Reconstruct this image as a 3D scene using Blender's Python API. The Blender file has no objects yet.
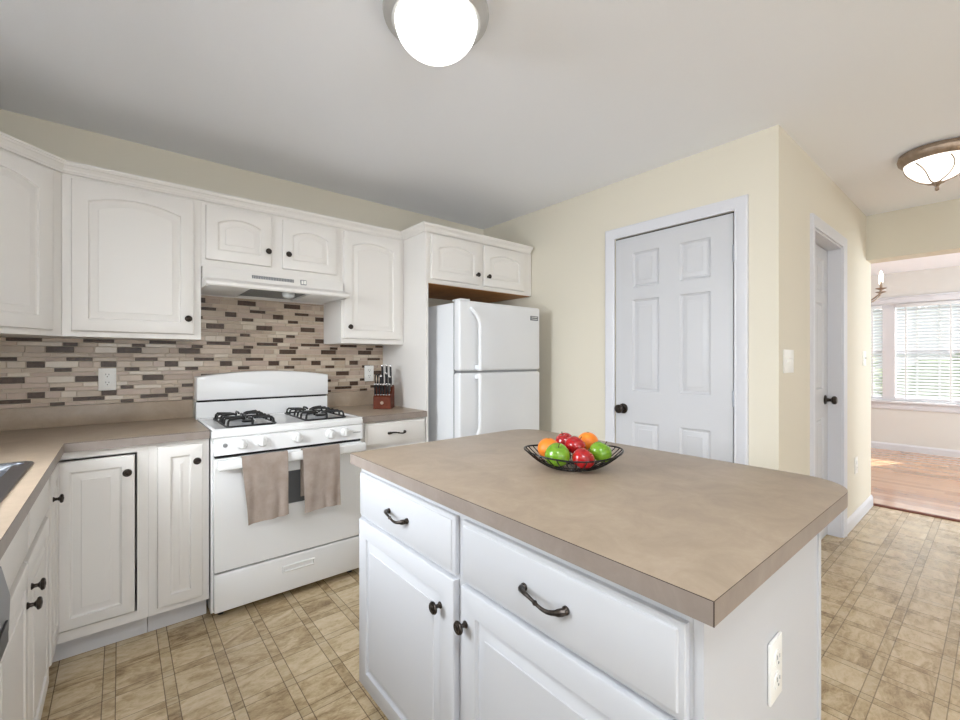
import bpy, bmesh, math, random
from mathutils import Vector, Matrix
random.seed(7)
PI = math.pi
SC = bpy.context.scene
COL = SC.collection

# ------------------------------------------------------------------ camera, sky, light, exposure
cam_d = bpy.data.cameras.new('camera'); cam = bpy.data.objects.new('camera', cam_d); COL.objects.link(cam)
cam.location = (0, 0, 1.253); cam.rotation_euler = (PI/2, 0, -math.radians(39.7))
cam_d.sensor_width = 36; cam_d.lens = 434/960*36; cam_d.shift_y = -0.8/960; cam_d.clip_start = 0.02
SC.camera = cam
SC.view_settings.view_transform = 'Standard'; SC.view_settings.look = 'None'
SC.view_settings.gamma = 1; SC.view_settings.use_curve_mapping = False
SC.view_settings.exposure = 1.15
w = bpy.data.worlds.new('sky'); SC.world = w; w.use_nodes = True
w.node_tree.nodes['Background'].inputs[0].default_value = (0.86, 0.94, 1.0, 1)
w.node_tree.nodes['Background'].inputs[1].default_value = .40

def area(name, loc, direction, sx, sy, power, color=(1, 1, 1)):
    l = bpy.data.lights.new(name, 'AREA'); l.shape = 'RECTANGLE'; l.size = sx; l.size_y = sy
    l.energy = power; l.color = color
    o = bpy.data.objects.new(name, l); COL.objects.link(o); o.location = loc
    o.rotation_euler = Vector(direction).to_track_quat('-Z', 'Z').to_euler()
    return o
sun = bpy.data.lights.new('sun', 'SUN'); sun.energy = 10; sun.angle = 0.009; sun.color = (1, .95, .88)
so = bpy.data.objects.new('sun', sun); COL.objects.link(so)
so.rotation_euler = Vector((-1, .437, -.80)).to_track_quat('-Z', 'Z').to_euler()
area('daylight_sink_window', (-1.0, 1.62, 1.60), (1, -.05, -.42), .9, .9, 17, (.88, .94, 1)).data.spread = math.radians(105)
area('fill_left_rear', (-1.10, -2.42, 1.05), (1, .35, 0), 1.9, 1.9, 34, (.90, .95, 1))  # added fill from the left rear, through an invented patio door
area('fill_from_behind', (.6, -5.4, 1.2), (0, 1, 0), 2.6, 2.1, 40, (.90, .95, 1))  # added far fill from behind the camera, for even light
area('daylight_dining_window', (8.55, .5, 1.4), (-1, 0, -.1), 2.6, 1.4, 12, (.96, .98, 1))
area('fill_dining_side', (6.6, -3.35, 1.4), (0, 1, 0), 1.8, 1.5, 100, (.84, .93, 1))  # added fill for the dining room, through an invented side window

# ------------------------------------------------------------------ helpers
def lin(r, g, b):
    f = lambda c: (c/255/12.92) if c/255 <= .04045 else ((c/255+.055)/1.055)**2.4
    return (f(r), f(g), f(b), 1)

class NT:
    """small wrapper for building node trees"""
    def __init__(s, m): s.t = m.node_tree; s.n = s.t.nodes; s.l = s.t.links
    def new(s, typ, **kw):
        n = s.n.new(typ)
        for k, v in kw.items(): setattr(n, k, v)
        return n
    def put(s, sock, v):
        if v is None: return
        if isinstance(v, bpy.types.NodeSocket): s.l.new(v, sock)
        else: sock.default_value = v
    def m(s, op, a, b=None, c=None):
        n = s.new('ShaderNodeMath', operation=op); s.put(n.inputs[0], a); s.put(n.inputs[1], b); s.put(n.inputs[2], c)
        return n.outputs[0]
    def mix(s, f, a, b, blend='MIX'):
        n = s.new('ShaderNodeMix', data_type='RGBA', blend_type=blend)
        s.put(n.inputs[0], f); s.put(n.inputs[6], a); s.put(n.inputs[7], b); return n.outputs[2]
    def noise(s, vec, scale, detail=4, rough=.55, dist=0):
        n = s.new('ShaderNodeTexNoise'); s.put(n.inputs['Vector'], vec); n.inputs['Scale'].default_value = scale
        n.inputs['Detail'].default_value = detail; n.inputs['Roughness'].default_value = rough
        n.inputs['Distortion'].default_value = dist; return n.outputs['Fac']
    def ramp(s, f, stops):
        n = s.new('ShaderNodeValToRGB'); s.put(n.inputs[0], f); e = n.color_ramp.elements
        while len(e) < len(stops): e.new(.5)
        for q, (p, c) in zip(e, stops): q.position = p; q.color = c
        return n.outputs[0]
    def scale(s, vec, x, y, z):
        n = s.new('ShaderNodeMapping'); s.put(n.inputs[0], vec); n.inputs['Scale'].default_value = (x, y, z); return n.outputs[0]

def mat(name, col, rough=.5, metal=0, coat=0, emis=None, estr=0, bump=0, bscale=200, mott=None, mscale=6, spec=None):
    m = bpy.data.materials.new(name); m.use_nodes = True
    b = m.node_tree.nodes['Principled BSDF']; t = NT(m)
    b.inputs['Base Color'].default_value = col; b.inputs['Roughness'].default_value = rough
    b.inputs['Metallic'].default_value = metal; b.inputs['Coat Weight'].default_value = coat
    if spec is not None: b.inputs['Specular IOR Level'].default_value = spec
    tc = t.new('ShaderNodeTexCoord').outputs['Object']
    if emis: b.inputs['Emission Color'].default_value = emis; b.inputs['Emission Strength'].default_value = estr
    if mott:
        f = t.noise(tc, mscale, 6, .65)
        t.l.new(t.ramp(f, [(.3, col), (.7, mott)]), b.inputs['Base Color'])
    if bump:
        n = t.new('ShaderNodeBump'); n.inputs['Strength'].default_value = bump; n.inputs['Distance'].default_value = .002
        t.l.new(t.noise(tc, bscale, 3), n.inputs['Height']); t.l.new(n.outputs[0], b.inputs['Normal'])
    return m

M = {}
M['wall'] = mat('cream_wall_paint', lin(219, 212, 196), .62, bump=.08, bscale=350)
M['dwall'] = mat('dining_wall_paint', lin(218, 216, 212), .6, bump=.05, bscale=350)
M['ceil'] = mat('flat_ceiling_paint', lin(246, 248, 253), .9, bump=.08, bscale=250)
M['trim'] = mat('white_trim_paint', lin(214, 214, 219), .38)
M['doorw'] = mat('white_door_paint', lin(200, 200, 203), .42, bump=.03, bscale=120)
M['cab'] = mat('white_cabinet_finish', lin(228, 224, 219), .4)
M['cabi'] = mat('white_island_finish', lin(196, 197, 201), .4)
M['toe'] = mat('toe_kick_paint', lin(205, 203, 203), .55)
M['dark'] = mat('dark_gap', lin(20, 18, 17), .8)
M['bronze'] = mat('oil_rubbed_bronze', lin(38, 34, 32), .32, .85, mott=lin(80, 72, 66), mscale=90)
M['white'] = mat('white_enamel', lin(240, 240, 240), .22, coat=.3)
M['fridge'] = mat('white_fridge_finish', lin(224, 225, 227), .38, bump=.12, bscale=500)
M['knobw'] = mat('white_plastic', lin(236, 236, 234), .35)
M['iron'] = mat('cast_iron_black', lin(24, 24, 25), .45, .1, bump=.2, bscale=300)
M['glassd'] = mat('oven_window_glass', lin(92, 93, 95), .12)
M['steel'] = mat('brushed_steel', lin(160, 163, 170), .28, 1)
M['nickel'] = mat('brushed_nickel', lin(196, 195, 193), .4, .6)
M['nickel2'] = mat('antique_nickel', lin(166, 148, 132), .42, .7, mott=lin(140, 122, 105), mscale=25)
M['filter'] = mat('aluminium_filter', lin(150, 154, 154), .5, .3, bump=.8, mott=lin(110, 114, 114), mscale=160, bscale=220)
M['glow'] = mat('lit_frosted_glass', lin(245, 242, 232), .35, emis=(1, .99, .96, 1), estr=1.4)
M['glow3'] = mat('fill_lamp_glass', lin(245, 242, 236), .35, emis=(.86, .93, 1, 1), estr=23)  # glass of the added fill lamp behind the camera
M['glow2'] = mat('lit_alabaster_glass', lin(245, 242, 236), .35, emis=(1, .97, .92, 1), estr=.75)
M['bulb'] = mat('candle_bulb_glass', lin(255, 240, 220), .3, emis=(1, .9, .75, 1), estr=8)
M['frost'] = mat('hood_lamp_glass', lin(222, 226, 226), .25, coat=.4)
M['seam'] = mat('laminate_seam', lin(52, 40, 32), .6)
M['blk'] = mat('black_plastic', lin(22, 22, 24), .4)
M['chromew'] = mat('polished_end_cap', lin(225, 225, 225), .18, .9)
M['plate'] = mat('white_cover_plate', lin(238, 237, 233), .35)
M['slot'] = mat('outlet_slot', lin(30, 28, 26), .7)
M['greyp'] = mat('grey_plastic', lin(140, 141, 143), .5)
M['bulbgrey'] = mat('badge_grey', lin(95, 98, 104), .35, .4)
M['wire'] = mat('black_wire', lin(16, 15, 15), .35, .4)
M['orange'] = mat('orange_peel', lin(238, 130, 34), .42, bump=.5, bscale=260)
M['green'] = mat('green_apple_skin', lin(92, 140, 20), .25, mott=lin(128, 168, 48), mscale=22, coat=.3)
M['red'] = mat('red_apple_skin', lin(140, 10, 18), .2, mott=lin(190, 32, 34), mscale=30, coat=.4)
M['stem'] = mat('apple_stem', lin(70, 48, 28), .7)
M['blind'] = mat('white_blind_slat', lin(222, 224, 227), .5)
M['grass'] = mat('lawn', lin(96, 130, 66), .9, mott=lin(130, 150, 90), mscale=4)
M['leaf'] = mat('shrub_leaf', lin(78, 112, 62), .8, mott=lin(120, 150, 96), mscale=8)
M['tape'] = mat('oak_cabinet_underside', lin(186, 128, 66), .5, mott=lin(160, 104, 48), mscale=12)

def glass_mat():
    m = bpy.data.materials.new('window_glass'); m.use_nodes = True; t = NT(m)
    t.n.remove(t.n['Principled BSDF']); o = t.n['Material Output']
    a = t.new('ShaderNodeBsdfTransparent'); g = t.new('ShaderNodeBsdfGlossy'); g.inputs['Roughness'].default_value = .02
    x = t.new('ShaderNodeMixShader'); x.inputs[0].default_value = .06
    t.l.new(a.outputs[0], x.inputs[1]); t.l.new(g.outputs[0], x.inputs[2]); t.l.new(x.outputs[0], o.inputs[0]); return m
M['glass'] = glass_mat()

def laminate(name, c1, c2, c3, rough=.38):
    m = bpy.data.materials.new(name); m.use_nodes = True; t = NT(m); b = t.n['Principled BSDF']
    tc = t.new('ShaderNodeTexCoord').outputs['Object']
    a = t.noise(tc, 9, 8, .7, .6); c = t.noise(t.scale(tc, 1, 2.2, 1), 40, 6, .7)
    col = t.mix(t.m('MULTIPLY', c, .6), t.ramp(a, [(.32, c1), (.52, c2), (.7, c3)]), c1)
    t.l.new(col, b.inputs['Base Color']); b.inputs['Roughness'].default_value = rough
    n = t.new('ShaderNodeBump'); n.inputs['Strength'].default_value = .06; n.inputs['Distance'].default_value = .002
    t.l.new(t.noise(tc, 300, 2), n.inputs['Height']); t.l.new(n.outputs[0], b.inputs['Normal'])
    return m
M['lam_shaded'] = laminate('taupe_laminate_edge_shaded', lin(136, 124, 116), lin(148, 136, 127), lin(158, 146, 137))  # same laminate as the top, with cool light on edges put into the colour
M['lam'] = laminate('taupe_laminate', lin(152, 135, 117), lin(167, 149, 129), lin(178, 161, 142))

def vinyl():
    m = bpy.data.materials.new('patterned_vinyl_floor'); m.use_nodes = True; t = NT(m); b = t.n['Principled BSDF']
    tc = t.new('ShaderNodeTexCoord').outputs['Object']
    sp = t.new('ShaderNodeSeparateXYZ'); t.l.new(tc, sp.inputs[0]); X, Y = sp.outputs[0], sp.outputs[1]
    P = .18; W = .038
    def axis(v, off):
        q = t.m('DIVIDE', t.m('ADD', v, 100*P - off), P); fr = t.m('MULTIPLY', t.m('FRACT', q), P); ix = t.m('FLOOR', q)
        strip = t.m('LESS_THAN', fr, W)
        d = t.m('MINIMUM', t.m('ABSOLUTE', t.m('SUBTRACT', fr, W)), t.m('MINIMUM', fr, t.m('SUBTRACT', P, fr)))
        return ix, strip, d
    ix, sx, dx = axis(X, .310); iy, sy, dy = axis(Y, 1.745)
    cb = t.new('ShaderNodeCombineXYZ'); t.put(cb.inputs[0], t.m('ADD', ix, t.m('MULTIPLY', sx, .37)))
    t.put(cb.inputs[1], t.m('ADD', iy, t.m('MULTIPLY', sy, .41))); wn = t.new('ShaderNodeTexWhiteNoise', noise_dimensions='2D')
    t.l.new(cb.outputs[0], wn.inputs['Vector']); rnd = wn.outputs['Value']
    # offset the stone figure from piece to piece
    sh = t.new('ShaderNodeVectorMath', operation='MULTIPLY_ADD'); t.l.new(wn.outputs['Color'], sh.inputs[0])
    sh.inputs[1].default_value = (3, 3, 3); t.l.new(t.scale(tc, .75, 1.6, 1), sh.inputs[2])
    n1 = t.noise(sh.outputs[0], 7, 8, .62, 1.3)
    n2 = t.noise(sh.outputs[0], 34, 8, .72, 1.2)
    f = t.m('ADD', t.m('MULTIPLY', n1, .6), t.m('MULTIPLY', n2, .4))
    f = t.m('ADD', f, t.m('MULTIPLY', t.m('SUBTRACT', rnd, .5), .10))
    base = t.ramp(f, [(.34, lin(140, 116, 86)), (.44, lin(184, 160, 124)), (.54, lin(212, 190, 154)), (.66, lin(226, 208, 176))])
    both = t.m('MULTIPLY', sx, sy); strip = t.m('MAXIMUM', sx, sy)
    base = t.mix(t.m('MULTIPLY', strip, t.m('MULTIPLY', rnd, .16)), base, lin(140, 120, 90))
    base = t.mix(t.m('MULTIPLY', both, .12), base, lin(128, 108, 80))
    lx = t.m('LESS_THAN', dx, .0016); ly = t.m('LESS_THAN', dy, .0016)
    col = t.mix(t.m('MULTIPLY', lx, .72), base, lin(74, 56, 38)); col = t.mix(t.m('MULTIPLY', ly, .6), col, lin(84, 64, 44))
    t.l.new(col, b.inputs['Base Color'])
    t.l.new(t.m('ADD', t.m('MULTIPLY', n1, .12), .17), b.inputs['Roughness'])
    bp = t.new('ShaderNodeBump'); bp.inputs['Strength'].default_value = .4; bp.inputs['Distance'].default_value = .003
    h = t.m('SUBTRACT', t.m('ADD', t.m('MULTIPLY', t.noise(t.scale(tc, 1, 2.5, 1), 38, 5, .6, .8), .6), t.m('MULTIPLY', n2, .4)), t.m('MULTIPLY', t.m('MAXIMUM', lx, ly), .3))
    t.l.new(h, bp.inputs['Height']); t.l.new(bp.outputs[0], b.inputs['Normal'])
    return m
M['vinyl'] = vinyl()

def wood_floor():
    m = bpy.data.materials.new('red_oak_strip_floor'); m.use_nodes = True; t = NT(m); b = t.n['Principled BSDF']
    tc = t.new('ShaderNodeTexCoord').outputs['Object']
    sp = t.new('ShaderNodeSeparateXYZ'); t.l.new(tc, sp.inputs[0]); X, Y = sp.outputs[0], sp.outputs[1]
    q = t.m('DIVIDE', t.m('ADD', X, 20), .083); row = t.m('FLOOR', q); fr = t.m('FRACT', q)
    w1 = t.new('ShaderNodeTexWhiteNoise', noise_dimensions='1D'); t.l.new(row, w1.inputs['W'])
    q2 = t.m('ADD', t.m('DIVIDE', t.m('ADD', Y, 20), .9), t.m('MULTIPLY', w1.outputs['Value'], 5)); seg = t.m('FLOOR', q2)
    cb = t.new('ShaderNodeCombineXYZ'); t.put(cb.inputs[0], row); t.put(cb.inputs[1], seg)
    w2 = t.new('ShaderNodeTexWhiteNoise', noise_dimensions='2D'); t.l.new(cb.outputs[0], w2.inputs['Vector'])
    g = t.noise(t.scale(tc, 12, 1.2, 1), 9, 5, .6, .5)
    f = t.m('ADD', t.m('MULTIPLY', g, .5), t.m('MULTIPLY', w2.outputs['Value'], .5))
    col = t.ramp(f, [(.2, lin(164, 118, 86)), (.5, lin(194, 146, 110)), (.8, lin(212, 168, 132))])
    edge = t.m('LESS_THAN', t.m('MINIMUM', fr, t.m('SUBTRACT', 1, fr)), .022)
    t.l.new(t.mix(t.m('MULTIPLY', edge, .45), col, lin(110, 66, 44)), b.inputs['Base Color'])
    b.inputs['Roughness'].default_value = .2; b.inputs['Coat Weight'].default_value = .5; b.inputs['Coat Roughness'].default_value = .12
    return m
M['wood'] = wood_floor()
M['strip'] = mat('stained_threshold_wood', lin(116, 60, 40), .55, mott=lin(100, 50, 32), mscale=14)
M['block'] = mat('cherry_block_wood', lin(86, 36, 18), .45, mott=lin(104, 48, 26), mscale=18, spec=.2)

def fabric(name, c1, c2):
    m = mat(name, c1, .95, bump=.6, bscale=600, mott=c2, mscale=14); return m
M['towel'] = fabric('taupe_towel_cloth', lin(152, 136, 125), lin(174, 160, 150))
# mosaic tones
M['grout'] = mat('mosaic_grout', lin(190, 176, 158), .8)
TONES = [mat('mosaic_stone_'+n, lin(*c), r, mott=lin(*d), mscale=30) for n, c, d, r in (
    ('sand', (186, 167, 148), (198, 180, 162), .3), ('taupe', (166, 146, 130), (178, 158, 141), .35),
    ('oat', (200, 186, 168), (208, 195, 178), .22), ('rose', (178, 156, 142), (188, 168, 152), .3),
    ('fawn', (172, 154, 134), (184, 166, 146), .28))]
M['tdark'] = mat('mosaic_brown_glass', lin(56, 40, 31), .34, mott=lin(92, 72, 58), mscale=60, spec=.3)

class MB:
    """collects shapes in one mesh"""
    def __init__(s): s.bm = bmesh.new(); s.mi = 0; s.T = Matrix.Identity(4)
    def _v(s, p): return s.bm.verts.new(s.T @ Vector(p))
    def _f(s, vs):
        try: f = s.bm.faces.new(vs)
        except ValueError: return None
        f.material_index = s.mi; return f
    def box(s, x0, y0, z0, x1, y1, z1, bev=0, seg=2):
        v = [s._v((x, y, z)) for z in (z0, z1) for y in (y0, y1) for x in (x0, x1)]
        fs = [s._f([v[i] for i in q]) for q in ((0, 2, 3, 1), (4, 5, 7, 6), (0, 1, 5, 4), (2, 6, 7, 3), (0, 4, 6, 2), (1, 3, 7, 5))]
        if bev:
            es = list({e for f in fs for e in f.edges})
            r = bmesh.ops.bevel(s.bm, geom=es, offset=bev, segments=seg, affect='EDGES', profile=.5)
            for f in r['faces']: f.material_index = s.mi
        return s
    def loops(s, rings, cap0=True, cap1=True, closed=False):
        L = [[s._v(p) for p in r] for r in rings]; n = len(L[0])
        pairs = list(zip(L, L[1:])) + ([(L[-1], L[0])] if closed else [])
        for a, b in pairs:
            for i in range(n):
                j = (i+1) % n; s._f([a[i], a[j], b[j], b[i]])
        if not closed:
            if cap0: s._f(L[0][::-1])
            if cap1: s._f(L[-1])
        return s
    def lathe(s, prof, seg=24, at=(0, 0, 0), axis='z', cap0=True, cap1=True):
        R = {'z': Matrix.Identity(3), '-y': Matrix.Rotation(PI/2, 3, 'X'), '-x': Matrix.Rotation(-PI/2, 3, 'Y'), '-z': Matrix.Rotation(PI, 3, 'X'),
             'x': Matrix.Rotation(PI/2, 3, 'Y'), 'y': Matrix.Rotation(-PI/2, 3, 'X')}[axis] if isinstance(axis, str) else axis
        rings = [[Vector(at) + R @ Vector((r*math.cos(2*PI*i/seg), r*math.sin(2*PI*i/seg), z)) for i in range(seg)] for r, z in prof]
        return s.loops(rings, cap0, cap1)
    def tube(s, pts, rad, seg=8, closed=False, flat=1.0):
        pts = [Vector(p) for p in pts]; n = len(pts)
        rad = rad if isinstance(rad, (list, tuple)) else [rad]*n
        ref = None; rings = []
        for i in range(n):
            a = pts[i-1] if (i or closed) else pts[0]; b = pts[(i+1) % n] if (i < n-1 or closed) else pts[-1]
            t = (b-a).normalized()
            if ref is None: ref = Vector((0, 0, 1)) if abs(t.z) < .9 else Vector((1, 0, 0))
            u = (ref - t*ref.dot(t)).normalized(); v = t.cross(u); ref = u
            rings.append([pts[i] + u*rad[i]*math.cos(2*PI*k/seg) + v*rad[i]*flat*math.sin(2*PI*k/seg) for k in range(seg)])
        return s.loops(rings, closed=closed)
    def prism(s, poly, axis, a, b):
        """poly of 2-D points extruded along an axis"""
        def P(p, t): return {'x': (t, p[0], p[1]), 'y': (p[0], t, p[1]), 'z': (p[0], p[1], t)}[axis]
        return s.loops([[P(p, a) for p in poly], [P(p, b) for p in poly]])
    def build(s, name, m, parent=None, smooth=30, loc=None, rz=0):
        bmesh.ops.recalc_face_normals(s.bm, faces=s.bm.faces[:])
        me = bpy.data.meshes.new(name); s.bm.to_mesh(me); s.bm.free()
        for q in (m if isinstance(m, (list, tuple)) else [m]): me.materials.append(q)
        if smooth:
            me.shade_smooth(); me.set_sharp_from_angle(angle=math.radians(smooth))
        o = bpy.data.objects.new(name, me); COL.objects.link(o)
        if parent: o.parent = parent
        if loc is not None: o.location = loc
        o.rotation_euler.z = rz
        return o

def thing(name, label, cat, loc=(0, 0, 0), rz=0, group=None):
    o = bpy.data.objects.new(name, None); COL.objects.link(o); o.empty_display_size = .05
    o.location = loc; o.rotation_euler = (0, 0, rz); return tag(o, label, cat, group)
def tag(o, label, cat, group=None):
    o['label'] = label; o['category'] = cat
    if group: o['group'] = group
    return o
def struct(o): o['kind'] = 'structure'; return o
def copy_tree(o, parent=None):
    c = o.copy(); COL.objects.link(c); c.parent = parent
    for ch in list(o.children): copy_tree(ch, c)
    return c

# ---- door and drawer fronts: x 0..w, z 0..h, back at y=0, front at y=-t
def outline(w, h, i, it=None, rise=0, n=13):
    it = i if it is None else it
    top = [(w-i-(w-2*i)*k/(n-1), h-it-rise*(2*k/(n-1)-1)**2) for k in range(n)]
    return [(i, i), (w-i, i)] + top
def front(mb, w, h, t=.019, m=.055, rise=0, x=0, z=0, y=0, raised=.022):
    R = []
    def add(i, d, r=0, extra=0): R.append([(x+px, y-d, z+pz) for px, pz in outline(w, h, i, i+extra, r)])
    add(0, 0); add(0, t-.006); add(.002, t-.002); add(.006, t)
    add(m, t, rise); add(m+.003, t-.007, rise); add(m+.008, t-.009, rise); add(m+.012, t-.008, rise)
    add(m+.012+raised, t-.002, rise*.95); add(m+.0135+raised, t, rise*.95)
    mb.loops(R); return mb
def slab_front(mb, w, h, t=.019, x=0, z=0, y=0, edge=.012):
    R = []
    def add(i, d): R.append([(x+px, y-d, z+pz) for px, pz in ((i, i), (w-i, i), (w-i, h-i), (i, h-i))])
    add(0, 0); add(0, t-.008); add(.002, t-.006); add(edge-.002, t-.0045); add(edge, t-.001); add(edge+.002, t)
    mb.loops(R); return mb
def knob_mesh(mb, x, z, y=0, s=1.0):
    mb.lathe([(.0001, 0), (.009*s, 0), (.009*s, .002), (.0055*s, .006), (.005*s, .013), (.009*s, .017), (.0155*s, .020), (.0165*s, .023), (.0145*s, .027),
              (.011*s, .0285), (.008*s, .0275), (.005*s, .0295), (.0001, .030)], 20, (x, y, z), '-y', False, False); return mb
def pull_mesh(mb, x, z, y=0, L=.115):
    pts = []; rad = []
    for k in range(25):
        u = k/24; a = (u-.5)*2
        pts.append((x+a*L/2*(1 if abs(a) < .95 else 1.0), y-.006-.022*max(0, 1-abs(a)**3.2), z-.010*math.sin(PI*a)*.55))
        rad.append(.0034+.0030*abs(a)**1.6+(.0022 if abs(a) < .05 else 0)+(.0016 if .78 < abs(a) < .98 else 0))
    mb.tube(pts, rad, 10)
    for q in (-1, 1): mb.lathe([(.0001, 0), (.0085, 0), (.0085, .004), (.006, .008), (.0001, .009)], 14, (x+q*L/2*.96, y, z), '-y', False, False)
    return mb
def make_door(parent, w, h, x, z, m, frame=.055, rise=0, knob=None, name='door', y=0, t=.019, hmat=None):
    d = front(MB(), w, h, t, frame, rise).build(name, m, parent, loc=(x, y-.0005, z))
    if knob: knob_mesh(MB(), knob[0], knob[1], -t).build('knob', M['bronze'], d)
    return d
def make_drawer(parent, w, h, x, z, m, pull=True, name='drawer', y=0):
    d = slab_front(MB(), w, h).build(name, m, parent, loc=(x, y-.0005, z))
    if pull: pull_mesh(MB(), w/2, h/2, -.019).build('handle', M['bronze'], d)
    return d
def base_body(mb, w, d, toe=.075, h=.876, z0=.105):
    mb.box(0, 0, z0, w, d, h); mb.mi = 1; mb.box(.001, toe, 0, w-.001, d, z0-.0005); mb.mi = 0
    return mb

# ------------------------------------------------------------------ setting
ZC = 2.438; YB = 3.032; XR = 2.56; XL = -.812; YF = -5.0; YH = .722; XD = 4.96; XW = 8.2
def wall(name, boxes, m):
    mb = MB()
    for b in boxes: mb.box(*b)
    return struct(mb.build(name, m, smooth=0))
wall('wall_back', [(XL-.12, YB, 0, XR+1.4, YB+.12, ZC)], M['wall'])
WY0, WY1, WZ0, WZ1 = 1.28, 2.04, 1.10, 2.05; PX0, PX1, PH = -3.40, -1.45, 2.06
wall('wall_left', [(XL-.12, YF, 0, XL, PX0, ZC), (XL-.12, PX1, 0, XL, WY0, ZC), (XL-.12, PX0, PH, XL, PX1, ZC), (XL-.12, WY1, 0, XL, YB, ZC), (XL-.12, WY0, 0, XL, WY1, WZ0), (XL-.12, WY0, WZ1, XL, WY1, ZC)], M['wall'])
D1A, D1B, D1H = .926, 1.664, 2.056
wall('wall_right', [(XR, YH+.12, 0, XR+.12, D1A, ZC), (XR, D1B, 0, XR+.12, YB, ZC), (XR, D1A, D1H, XR+.12, D1B, ZC)], M['wall'])
D2A, D2B, D2H = 3.18, 3.905, 2.04
wall('wall_hall', [(XR, YH, 0, D2A, YH+.12, ZC), (D2B, YH, 0, XD, YH+.12, ZC), (D2A, YH, D2H, D2B, YH+.12, ZC)], M['wall'])
HB = 2.072; HX = 4.76; OY = -.65
wall('wall_header', [(HX, OY, HB, XD, YH, ZC), (HX, YF, 0, XD, OY, ZC)], M['wall'])
BX0, BX1 = -.7, 1.9
wall('wall_front', [(XL-.12, YF-.12, 0, BX0, YF, ZC), (BX1, YF-.12, 0, XD, YF, ZC),
     (BX0, YF-.12, 0, BX1, YF, .15), (BX0, YF-.12, 2.2, BX1, YF, ZC)], M['wall'])
# dining room
WB0, WB1, WZA, WZB = .27, 1.75, .68, 2.015
wall('wall_dining_far', [(XW, -3.0, 0, XW+.15, WB0, ZC), (XW, WB1, 0, XW+.15, 2.6, ZC), (XW, WB0, 0, XW+.15, WB1, WZA), (XW, WB0, WZB, XW+.15, WB1, ZC)], M['dwall'])
wall('wall_dining_left', [(XD, 2.6, 0, XW+.15, 2.72, ZC), (XD-.12, YH+.12, 0, XD, 2.72, ZC)], M['dwall'])
wall('wall_dining_right', [(XD, -3.12, 0, 5.6, -3.0, ZC), (7.6, -3.12, 0, XW+.15, -3.0, ZC), (5.6, -3.12, 0, 7.6, -3.0, .7), (5.6, -3.12, 2.1, 7.6, -3.0, ZC)], M['dwall'])
struct(MB().box(XL-.12, YF-.12, -.1, XD+.02, YB+.12, 0).build('floor', M['vinyl'], smooth=0))
struct(MB().box(XD+.0205, -3.12, -.1, XW+.15, 2.72, 0).build('floor_dining', M['wood'], smooth=0))
struct(MB().box(XL-.12, YF-.12, ZC, XD, YB+.12, ZC+.1).build('ceiling', M['ceil'], smooth=0))
struct(MB().box(XD+.0005, -3.12, ZC, XW+.15, 2.72, ZC+.1).build('ceiling_dining', M['ceil'], smooth=0))
struct(MB().prism([(XD+.005, .0005), (XD+.065, .0005), (XD+.06, .009), (XD+.02, .012), (XD+.008, .008)], 'y', OY, YH).build('trim_1', M['strip']))

def casing(mb, a, b, top, P):
    """three-sided mitred door casing; P maps (along, out, up) to a point"""
    prof = [(0, 0), (0, .010), (.006, .012), (.012, .010), (.018, .012), (.045, .017), (.060, .019), (.066, .016), (.067, 0)]
    rings = []
    for o, d in prof: rings.append([P(a-o, d, 0), P(a-o, d, top+o), P(b+o, d, top+o), P(b+o, d, 0)])
    L = [[mb._v(p) for p in r] for r in rings]
    for r1, r2 in zip(L, L[1:]+[L[0]]):
        for i in range(3): mb._f([r1[i], r1[i+1], r2[i+1], r2[i]])
    mb._f([r[0] for r in L]); mb._f([r[3] for r in L][::-1])
    return mb
struct(casing(MB(), D1A, D1B, D1H, lambda a, o, u: (XR-o, a, u)).build('trim_2', M['trim'], smooth=20))
struct(casing(MB(), D2A, D2B, D2H, lambda a, o, u: (a, YH-o, u)).build('trim_3', M['trim'], smooth=20))
# jamb linings of the hall door
struct(MB().box(D2A, YH, 0, D2A+.012, YH+.12, D2H-.012).box(D2B-.012, YH, 0, D2B, YH+.12, D2H-.012).box(D2A, YH, D2H-.012, D2B, YH+.12, D2H).build('trim_4', M['trim'], smooth=0))
def baseboard(name, p0, p1, nrm, h=.092, m=None):
    p0 = Vector(p0); p1 = Vector(p1); nrm = Vector(nrm)
    prof = [(0, 0), (.014, 0), (.014, h-.022), (.010, h-.012), (.006, h-.004), (.004, h), (0, h)]
    mb = MB(); mb.loops([[(*(q+nrm*d), z) for d, z in prof] for q in (p0, p1)])
    return struct(mb.build(name, m or M['trim'], smooth=0))
baseboard('baseboard_hall', (D2B+.068, YH), (XD, YH), (0, -1))
baseboard('baseboard_hall_left', (XR, YH), (D2A-.068, YH), (0, -1))
baseboard('baseboard_right', (XR, YH), (XR, D1A-.068), (-1, 0))
baseboard('baseboard_dining', (XW, -3.0), (XW, 2.6), (-1, 0), .095)
baseboard('baseboard_end', (XD, YH), (XD, YH+.12), (1, 0))

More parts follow.
